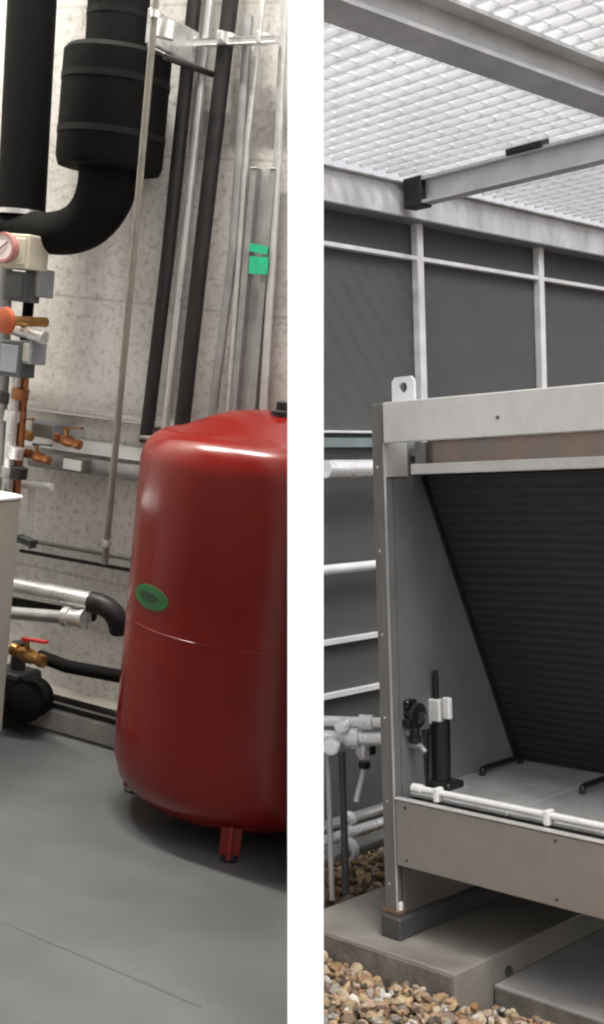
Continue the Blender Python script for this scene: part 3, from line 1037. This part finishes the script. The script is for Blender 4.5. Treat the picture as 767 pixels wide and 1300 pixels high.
# valve inside the left end of the cooler
vy = 3.66
vb = rp(549, 996, 2, TZ)
vy = vb.y
def vp(px, py): return rp(px, py, 1, vy)
t = thing('motor_valve', 'yard', (vb.x, vb.y, TZ), 'black valve with white actuator on the cooler tray beside the end panel', 'valve')
m = MB(); m.box(vp(516, 996).x, vp(580, 996).x, vy - .05, vy + .05, TZ + .001, TZ + .028, .006); m.build('base', M['valve_black'], t)
c0 = vp(561, 990); c1 = vp(560, 915)
MB().tube([(c0.x, vy, TZ + .02), (c1.x, vy, c1.z)], .036, 16).build('stem', M['valve_black'], t)
c0 = rp(537, 990, 1, UY0 + .20); c1 = rp(538, 925, 1, UY0 + .20)
MB().tube([(c0.x, UY0 + .20, TZ + .001), (c1.x, UY0 + .20, c1.z)], .024, 14).build('stem', M['valve_black'], t)
a0, a1 = vp(543, 918), vp(561, 888)
MB().box(a0.x, a1.x, vy - .02, vy + .02, a0.z, a1.z, .006, 2).build('actuator', M['pvc'], t)
a0, a1 = vp(564, 912), vp(572, 886)
MB().box(a0.x, a1.x, vy - .012, vy + .012, a0.z, a1.z, .004).build('actuator_clip', M['rail'], t)
MB().tube([vp(554, 888), vp(553, 851)], .011, 10).build('handle', M['valve_black'], t)
VY2 = UY0 + .10
def vp(px, py): return rp(px, py, 1, VY2)
bx = vp(519, 906)
m = MB(); m.lathe([(0, -.05), (.030, -.05), (.030, -.035), (.046, -.035), (.046, -.018), (.026, -.018), (.030, .02), (.026, .034), (.048, .034), (.048, .05), (.022, .05), (0, .05)], bx, (1, .1, -.05), 22)
m.box(bx.x - .02, bx.x + .022, bx.y - .03, bx.y + .03, bx.z + .02, bx.z + .055, .006)
m.box(bx.x - .012, bx.x + .035, bx.y - .04, bx.y - .01, bx.z - .045, bx.z - .015, .005)
m.build('body', M['valve_black'], t)
m = MB(); m.lathe([(.016, 0), (.016, -.05), (.024, -.052), (.024, -.075), (0, -.08)], bx + V((.03, 0, -.03)), (0, 0, 1), 14); m.build('drain', M['valve_black'], t)
MB().tube([bx + V((.05, 0, -.01)), V((vb.x - .02, vy - .02, bx.z - .02))], .024, 14).build('neck', M['valve_black'], t)
MB().tube([vp(503, 932), vp(522, 929)], .017, 12).build('union', M['silver'], t)
MB().tube([vp(507, 944), vp(535, 948), vp(540, 955)], .012, 12).build('tube', M['grey_pipe'], t)
MB().tube([vp(505, 900), vp(512, 902)], .02, 12).build('coupling', M['silver'], t)

# white pipe along the tray edge
y_ = UY0 + .05
s0 = rp(530, 1003, 1, y_); s1 = rp(767, 1052, 1, y_)
zc = TZ + .036
t = thing('tray_pipe', 'yard', (s0.x, y_, TZ), 'white plastic pipe clipped along the front edge of the cooler tray', 'pipe')
MB().tube([(s0.x, y_, zc), (UX1 - .1, y_, zc)], .0125, 14).build('pipe', M['pvc'], t)
MB().lathe([(0, -.02), (.018, -.02), (.018, .025), (0, .025)], (s0.x, y_, zc), (1, 0, 0), 16).build('end_cap', M['pvc'], t)
cxs = [rp(557, 1013, 1, y_).x, rp(697, 1042, 1, y_).x]
cxs += [cxs[1] + (cxs[1] - cxs[0]) * k for k in (1, 2, 3)]
for xx in cxs:
    if xx < UX1 - .1:
        m = MB(); m.box(xx - .011, xx + .011, y_ - .022, y_ + .02, TZ + .002, zc + .02, .004); m.build('clip', M['pvc'], t)

# ------------------------------------------------------------------ yard: base channels and slab
SLY = 3.355
SLX = rp(411, 1153, 2, .1).x
PADX = rp(580, 1236, 2, .1).x
s = MB().box(SLX, PADX, SLY, 5.9, -.1, .1, .008, 2)
pad = s.build('concrete_pad', M['slab'], None, 'yard', (PADX, SLY, 0))
tag(pad, 'damp raised concrete pad under the left foot of the steel cooler', 'pad', 'concrete pads under the cooler')
MB().box(SLX + .01, PADX - .012, SLY - .006, SLY + .004, -.1, .088, .002).build('edge_trim', M['slab_edge'], pad)
bo = rp(645, 1236, 0, PADX)
MB().lathe([(0, -.005), (.020, -.005), (.020, .006), (.012, .007), (.012, .016), (0, .016)], (PADX, bo.y, .02), (1, 0, 0), 12).build('bolt', M['channel'], pad)
s = MB().box(PADX + .003, .6, 3.575, 6.2, -.1, 0.0, .006, 2)
sl2 = tag(s.build('slab', M['slab_light'], None, 'yard', (-2, 3.575, 0)), kind='structure')
MB().box(PADX + .01, .58, 3.569, 3.579, -.1, -.010, .002).build('slab_edge', M['slab_edge'], sl2)
s = MB().box(-1.25, -.35, SLY + .25, 5.9, 0.001, .1, .008, 2)
tag(s.build('concrete_pad', M['slab'], None, 'yard', (-.8, SLY, 0)), 'concrete pad under the right foot of the steel cooler', 'pad', 'concrete pads under the cooler')

def channel(xc, ya, yb, label, w=.10, zt=.185):
    t = thing('base_channel', 'yard', (xc, ya, .1), label, 'steel channel', 'steel base channels under the cooler')
    m = MB()
    m.box(xc - w / 2, xc + w / 2, ya, yb, .1005, zt, .006)
    m.build('profile', M['channel'], t)
    return t
c1_ = channel(UX0 + .05, UY0 - .03, UY1 + .05, 'dark steel channel under the left foot of the cooler')
channel(UX1 - .05, UY0 - .03, UY1 + .05, 'dark steel channel under the right foot of the cooler')

# gravel in front of and left of the slab
random.seed(11)
gb = bmesh.new()
t_ico = bmesh.new()
bmesh.ops.create_icosphere(t_ico, subdivisions=1, radius=1)
ICO_V = [v.co.copy() for v in t_ico.verts]
ICO_F = [[v.index for v in f.verts] for f in t_ico.faces]
t_ico.free()
def stone(c, s):
    rot = Matrix.Rotation(random.uniform(0, 6.28), 3, V((random.random(), random.random(), random.random() + .01)).normalized())
    sc = V((s * random.uniform(.7, 1.3), s * random.uniform(.7, 1.2), s * random.uniform(.45, .8)))
    vs2 = []
    for co in ICO_V:
        q = co * random.uniform(.8, 1.15)
        vs2.append(gb.verts.new(V(c) + rot @ V((q.x * sc.x, q.y * sc.y, q.z * sc.z))))
    for fi in ICO_F:
        gb.faces.new([vs2[i] for i in fi])
n = 0
while n < 7500:
    x, y = random.uniform(-4.4, -1.4), random.uniform(2.35, SLY - .015)
    hz = -.02 + .02 * max(0, 1 - abs(x - PADX) / .3) if x < PADX + .1 else -.01 - min(.06, (x - PADX - .1) * .3)
    stone((x, y, hz + random.uniform(-.02, .03)), random.choice((random.uniform(.008, .016), random.uniform(.012, .024), random.uniform(.02, .034))))
    n += 1
n = 0
while n < 500:
    x, y = random.uniform(PADX + .02, -1.4), random.uniform(SLY - .03, 3.56)
    stone((x, y, random.uniform(-.09, -.06)), random.uniform(.012, .03))
    n += 1
n = 0
while n < 2600:
    x, y = random.uniform(-4.42, SLX - .02), random.uniform(3.2, 6.2)
    if (YARD.m4 @ V((x, y, 0))).x < PART_X1 + .04:
        n += 1
        continue
    stone((x, y, random.uniform(-.06, .0)), random.uniform(.012, .030))
    n += 1
gm = MB()
gm._add(gb)
tag(gm.build('gravel', M['gravel'], None, 'yard', (-3, 3, 0)), 'brown and cream gravel beside the concrete slab', 'gravel', kind='stuff')

# ------------------------------------------------------------------ yard: screen fence
FX = -4.475
fence = thing('screen_fence', 'yard', (FX, 5.4, 0), 'dark grey screen fence with thin pale posts and rails', 'fence')
ys = [4.18, 5.36, 6.54, 7.72, 8.9]
y_lo, y_hi = 4.36, 10.1
edges = [y_lo, 5.36, 6.54, 7.72, 8.9, y_hi]
for k in range(5):
    MB().box(FX - .05, FX - .03, edges[k] + (.004 if k else 0), edges[k + 1] - .004, .02, 3.29).build('panel', M['screen'], fence)
for yy in ys[1:]:
    MB().box(FX - .028, FX + .022, yy - .026, yy + .026, 0, 3.285, .004).build('post', M['rail'], fence)
for z, h_, mm, dy in ((3.09, .024, 'rail', .0), (2.112, .012, 'rail', 0), (2.055, .05, 'teal', 0), (1.015, .028, 'rail', 0), (.735, .028, 'rail', 0)):
    MB().box(FX - .027, FX + .012, y_lo, y_hi, z - h_ / 2, z + h_ / 2, .002).build('rail', M[mm], fence)
# eaves beam
e = thing('eaves_beam', 'yard', (FX, 5.4, 3.29), 'weathered galvanised beam capping the dark screen fence', 'beam')
MB().box(FX - .06, FX + .04, y_lo, y_hi, 3.292, 3.474, .004).build('web', M['galv_old'], e)
MB().box(FX - .06, FX + .085, y_lo, y_hi, 3.280, 3.291, .002).build('lower_flange', M['beam'], e)
MB().box(FX - .06, FX + .07, y_lo, y_hi, 3.475, 3.486, .002).build('upper_flange', M['galv_old'], e)

# canopy beams
def ibeam(p, q, w_, h_, up=(0, 0, 1)):
    m = MB()
    u = V((0, 0, h_ / 2))
    m.bar(V(p) + u - V((0, 0, .008)), V(q) + u - V((0, 0, .008)), w_, .016)
    m.bar(V(p) - u + V((0, 0, .008)), V(q) - u + V((0, 0, .008)), w_, .016)
    m.bar(p, q, .012, h_ - .034)
    return m
Z2 = 3.37
pl = rp(524, 263, 0, FX + .10)
by = pl.y
b2 = thing('canopy_beam', 'yard', (FX + .1, by, pl.z), 'galvanised beam bolted to the eaves beam with dark clamps', 'beam', 'galvanised canopy beams')
zc2 = pl.z + .07
ibeam((FX + .10, by, zc2), (.6, by, zc2), .085, .14).build('profile', M['galv'], b2)
MB().box(FX + .075, FX + .20, by - .05, by + .05, pl.z - .012, pl.z + .15, .006).build('end_clamp', M['dark_pipe'], b2)
cpos = rp(672, 192, 1, by)
MB().box(cpos.x - .11, cpos.x + .11, by - .055, by + .055, zc2 + .06, zc2 + .115, .006).build('clamp', M['dark_pipe'], b2)
ZB = pl.z
k1, k2 = rp(440, 24, 2, ZB), rp(767, 134, 2, ZB)
xb = (k1.x + k2.x) / 2
b1 = thing('canopy_beam', 'yard', (xb, 4, ZB), 'wide galvanised beam crossing the top right corner under the grating', 'beam', 'galvanised canopy beams')
ibeam((xb, 2.2, ZB + .075), (xb, 9.8, ZB + .075), .16, .15).build('profile', M['galv'], b1)
# clamp where the beams meet, at the right picture edge
b1x = rp(766, 151, 1, by).x
MB().box(xb - .10, xb - .082, by - .06, by + .06, ZB - .02, ZB + .13, .004).build('joint_plate', M['dark_pipe'], b1)
print('INFO beam2', by, pl.z, 'beam1 x', xb, k1, k2)

# grating
ZG = zc2 + .085
def grating(x0, x1, y0, y1, label, pitch=.105, cross=.105):
    t = thing('grating_panel', 'yard', ((x0 + x1) / 2, (y0 + y1) / 2, ZG), label, 'grating', 'grating panels over the yard')
    m = MB()
    bm = bmesh.new()
    def bx_(a, b_, c_, d_, e_, f_):
        vs2 = [bm.verts.new((x_, y2, z_)) for x_ in (a, b_) for y2 in (c_, d_) for z_ in (e_, f_)]
        for q_ in ((0, 1, 3, 2), (4, 6, 7, 5), (0, 4, 5, 1), (2, 3, 7, 6), (0, 2, 6, 4), (1, 5, 7, 3)):
            bm.faces.new([vs2[i] for i in q_])
    y2 = y0 + .01
    while y2 < y1:
        bx_(x0, x1, y2, y2 + .016, ZG, ZG + .032)
        y2 += pitch
    m._add(bm)
    m.build('bearing_bars', M['grating'], t)
    m = MB()
    bm = bmesh.new()
    x2 = x0 + .01
    while x2 < x1:
        vs2 = [bm.verts.new((x_, yy, z_)) for x_ in (x2, x2 + .009) for yy in (y0, y1) for z_ in (ZG + .012, ZG + .024)]
        for q_ in ((0, 1, 3, 2), (4, 6, 7, 5), (0, 4, 5, 1), (2, 3, 7, 6), (0, 2, 6, 4), (1, 5, 7, 3)):
            bm.faces.new([vs2[i] for i in q_])
        x2 += cross
    m._add(bm)
    m.build('cross_bars', M['grating'], t)
    return t
grating(FX + .09, xb - .003, 3.0, by - .003, 'white grating panel between the two beams and the fence')
grating(FX + .09, xb - .003, by + .003, 9.8, 'white grating panel beyond the clamped beam')
grating(xb + .003, .5, 2.2, by - .003, 'white grating panel in the top right corner beyond the wide beam')

# ------------------------------------------------------------------ yard: pipes between fence and cooler
def ypipe(name, pts, r, material, label, group=None):
    o = MB().tube(pts, r, 16).build(name, material, None, 'yard', pts[0])
    return tag(o, label, 'pipe', group)

yp = FX + .10
a = rp(411, 598, 0, yp); c = rp(490, 590, 0, yp)
zz = (a.z + rp(465, 592, 0, yp).z) / 2
t = thing('clad_pipe', 'yard', (yp, a.y, zz), 'fat silver clad pipe on the fence level with the cooler top', 'pipe')
MB().tube([(yp, y_lo + .1, zz), (yp, 5.6, zz)], .046, 20).build('cladding', M['alu'], t)
MB().box(FX - .02, yp + .02, 5.34, 5.38, zz - .06, zz - .045).build('bracket', M['galv'], t)
zz = rp(440, 721, 0, FX + .05).z
ypipe('fence_tube', [(FX + .05, y_lo, zz), (FX + .05, 8, zz)], .026, M['rail'], 'thick pale tube crossing the fence halfway up')
# twin bright pipes heading into the cooler
for (y0p, y1p, r, lab) in ((938, 935, .030, 'lower bright pipe entering the cooler end beside the valve'), (922, 910, .022, 'upper bright pipe entering the cooler end beside the valve')):
    xx = -3.62
    p0 = rp(413, y0p, 0, xx - .1)
    p1 = rp(478, y1p, 0, xx + .1)
    z_ = (p0.z + p1.z) / 2
    q0, q1 = V((p0.x, p0.y, z_)), V((p1.x, p1.y, z_))
    dd = (q1 - q0).normalized()
    t = thing('supply_pipe', 'yard', q0, lab, 'pipe', 'bright pipes beside the cooler end')
    MB().tube([q0 - dd * .05, q1 + dd * .1], r, 18).build('pipe', M['alu'], t)
    mid = q0 + (q1 - q0) * (.55 if r > .025 else .8)
    MB().lathe([(r, -.03), (r * 1.5, -.028), (r * 1.5, .028), (r, .03)], mid, dd, 18).build('coupling', M['alu'], t)
# ball valve with lever under the pipes
xx = -3.62
c = rp(462, 951, 0, xx)
t = thing('ball_valve', 'yard', c, 'silver ball valve hanging under the bright pipes left of the cooler', 'valve')
m = MB(); m.lathe([(0, -.045), (.02, -.043), (.034, -.02), (.036, 0), (.034, .02), (.02, .043), (0, .045)], c, (0, 0, 1), 20); m.build('body', M['alu'], t)
MB().box(c.x - .02, c.x + .02, c.y - .02, c.y + .02, c.z - .085, c.z - .055, .004).build('collar', M['valve_black'], t)
MB().tube([c + V((0, 0, -.08)), rp(452, 1018, 0, xx)], .012, 12).build('lever', M['rail'], t)
q = rp(415, 962, 0, xx)
for px, py, r_, yy_ in ((421, 948, .034, -3.60), (434, 921, .030, -3.62)):
    c = rp(px, py, 0, yy_)
    o = MB().lathe([(0, -.03), (r_ * .7, -.03), (r_ * .7, -.018), (r_, -.018), (r_, .018), (r_ * .7, .018), (r_ * .7, .03), (0, .03)], c, (.5, -.8, .1), 18).build('pipe_flange', M['alu'], None, 'yard', c)
    tag(o, ('round bright flange below the lower bright pipe by the white wall' if py > 930 else 'small bright union on the upper bright pipe left of the cooler'), 'fitting')
c = rp(470, 952, 0, -3.6)
o = MB().box(c.x - .02, c.x + .02, c.y - .02, c.y + .02, c.z - .02, c.z + .02, .004).build('valve_knob', M['valve_black'], None, 'yard', c)
tag(o, 'little black knob just right of the silver ball valve', 'fitting')
# support legs
for px, lab in ((416, 'left pipe support leg beside the fence'), (434, 'dark pipe support leg under the bright pipes')):
    a = rp(px, 955, 0, xx - .02); c = rp(px + 3, 1050, 0, xx - .02)
    o = MB().tube([a, V((a.x, a.y, .08))], .012 if px < 420 else .016, 12).build('support_leg', M['galv'] if px < 420 else M['channel'], None, 'yard', c)
    tag(o, lab, 'pipe support')
# low pipes along the ground
for (pa, pb, r, mm, lab) in (((411, 1050), (488, 1028), .030, 'galv', 'topmost of three low grey pipes left of the cooler'),
                             ((411, 1066), (488, 1046), .026, 'alu', 'middle one of three low pipes left of the cooler'),
                             ((411, 1088), (488, 1064), .036, 'grey_pipe', 'lowest fat grey pipe just above the gravel left of the cooler')):
    xx = -3.95 if pa[1] < 1060 else (-3.86 if pa[1] < 1080 else -3.78)
    p0, p1 = rp(*pa, 0, xx), rp(*pb, 0, xx)
    z_ = max(r + .104, (p0.z + p1.z) / 2)
    t = thing('low_pipe', 'yard', (xx, p0.y, z_), lab, 'pipe', 'low pipes left of the cooler')
    MB().tube([(xx, p0.y - .15, z_), (xx, 5.7, z_)], r, 18).build('pipe', M[mm], t)
    MB().lathe([(r, -.02), (r * 1.35, -.018), (r * 1.35, .018), (r, .02)], (xx, p0.y + .16, z_), (0, 1, 0), 18).build('coupling', M['rail'], t)
    print('INFO low', xx, p0, p1, z_)

for o in bpy.data.objects:
    for k in ('_base', '_site', '_x'):
        if k in o:
            del o[k]
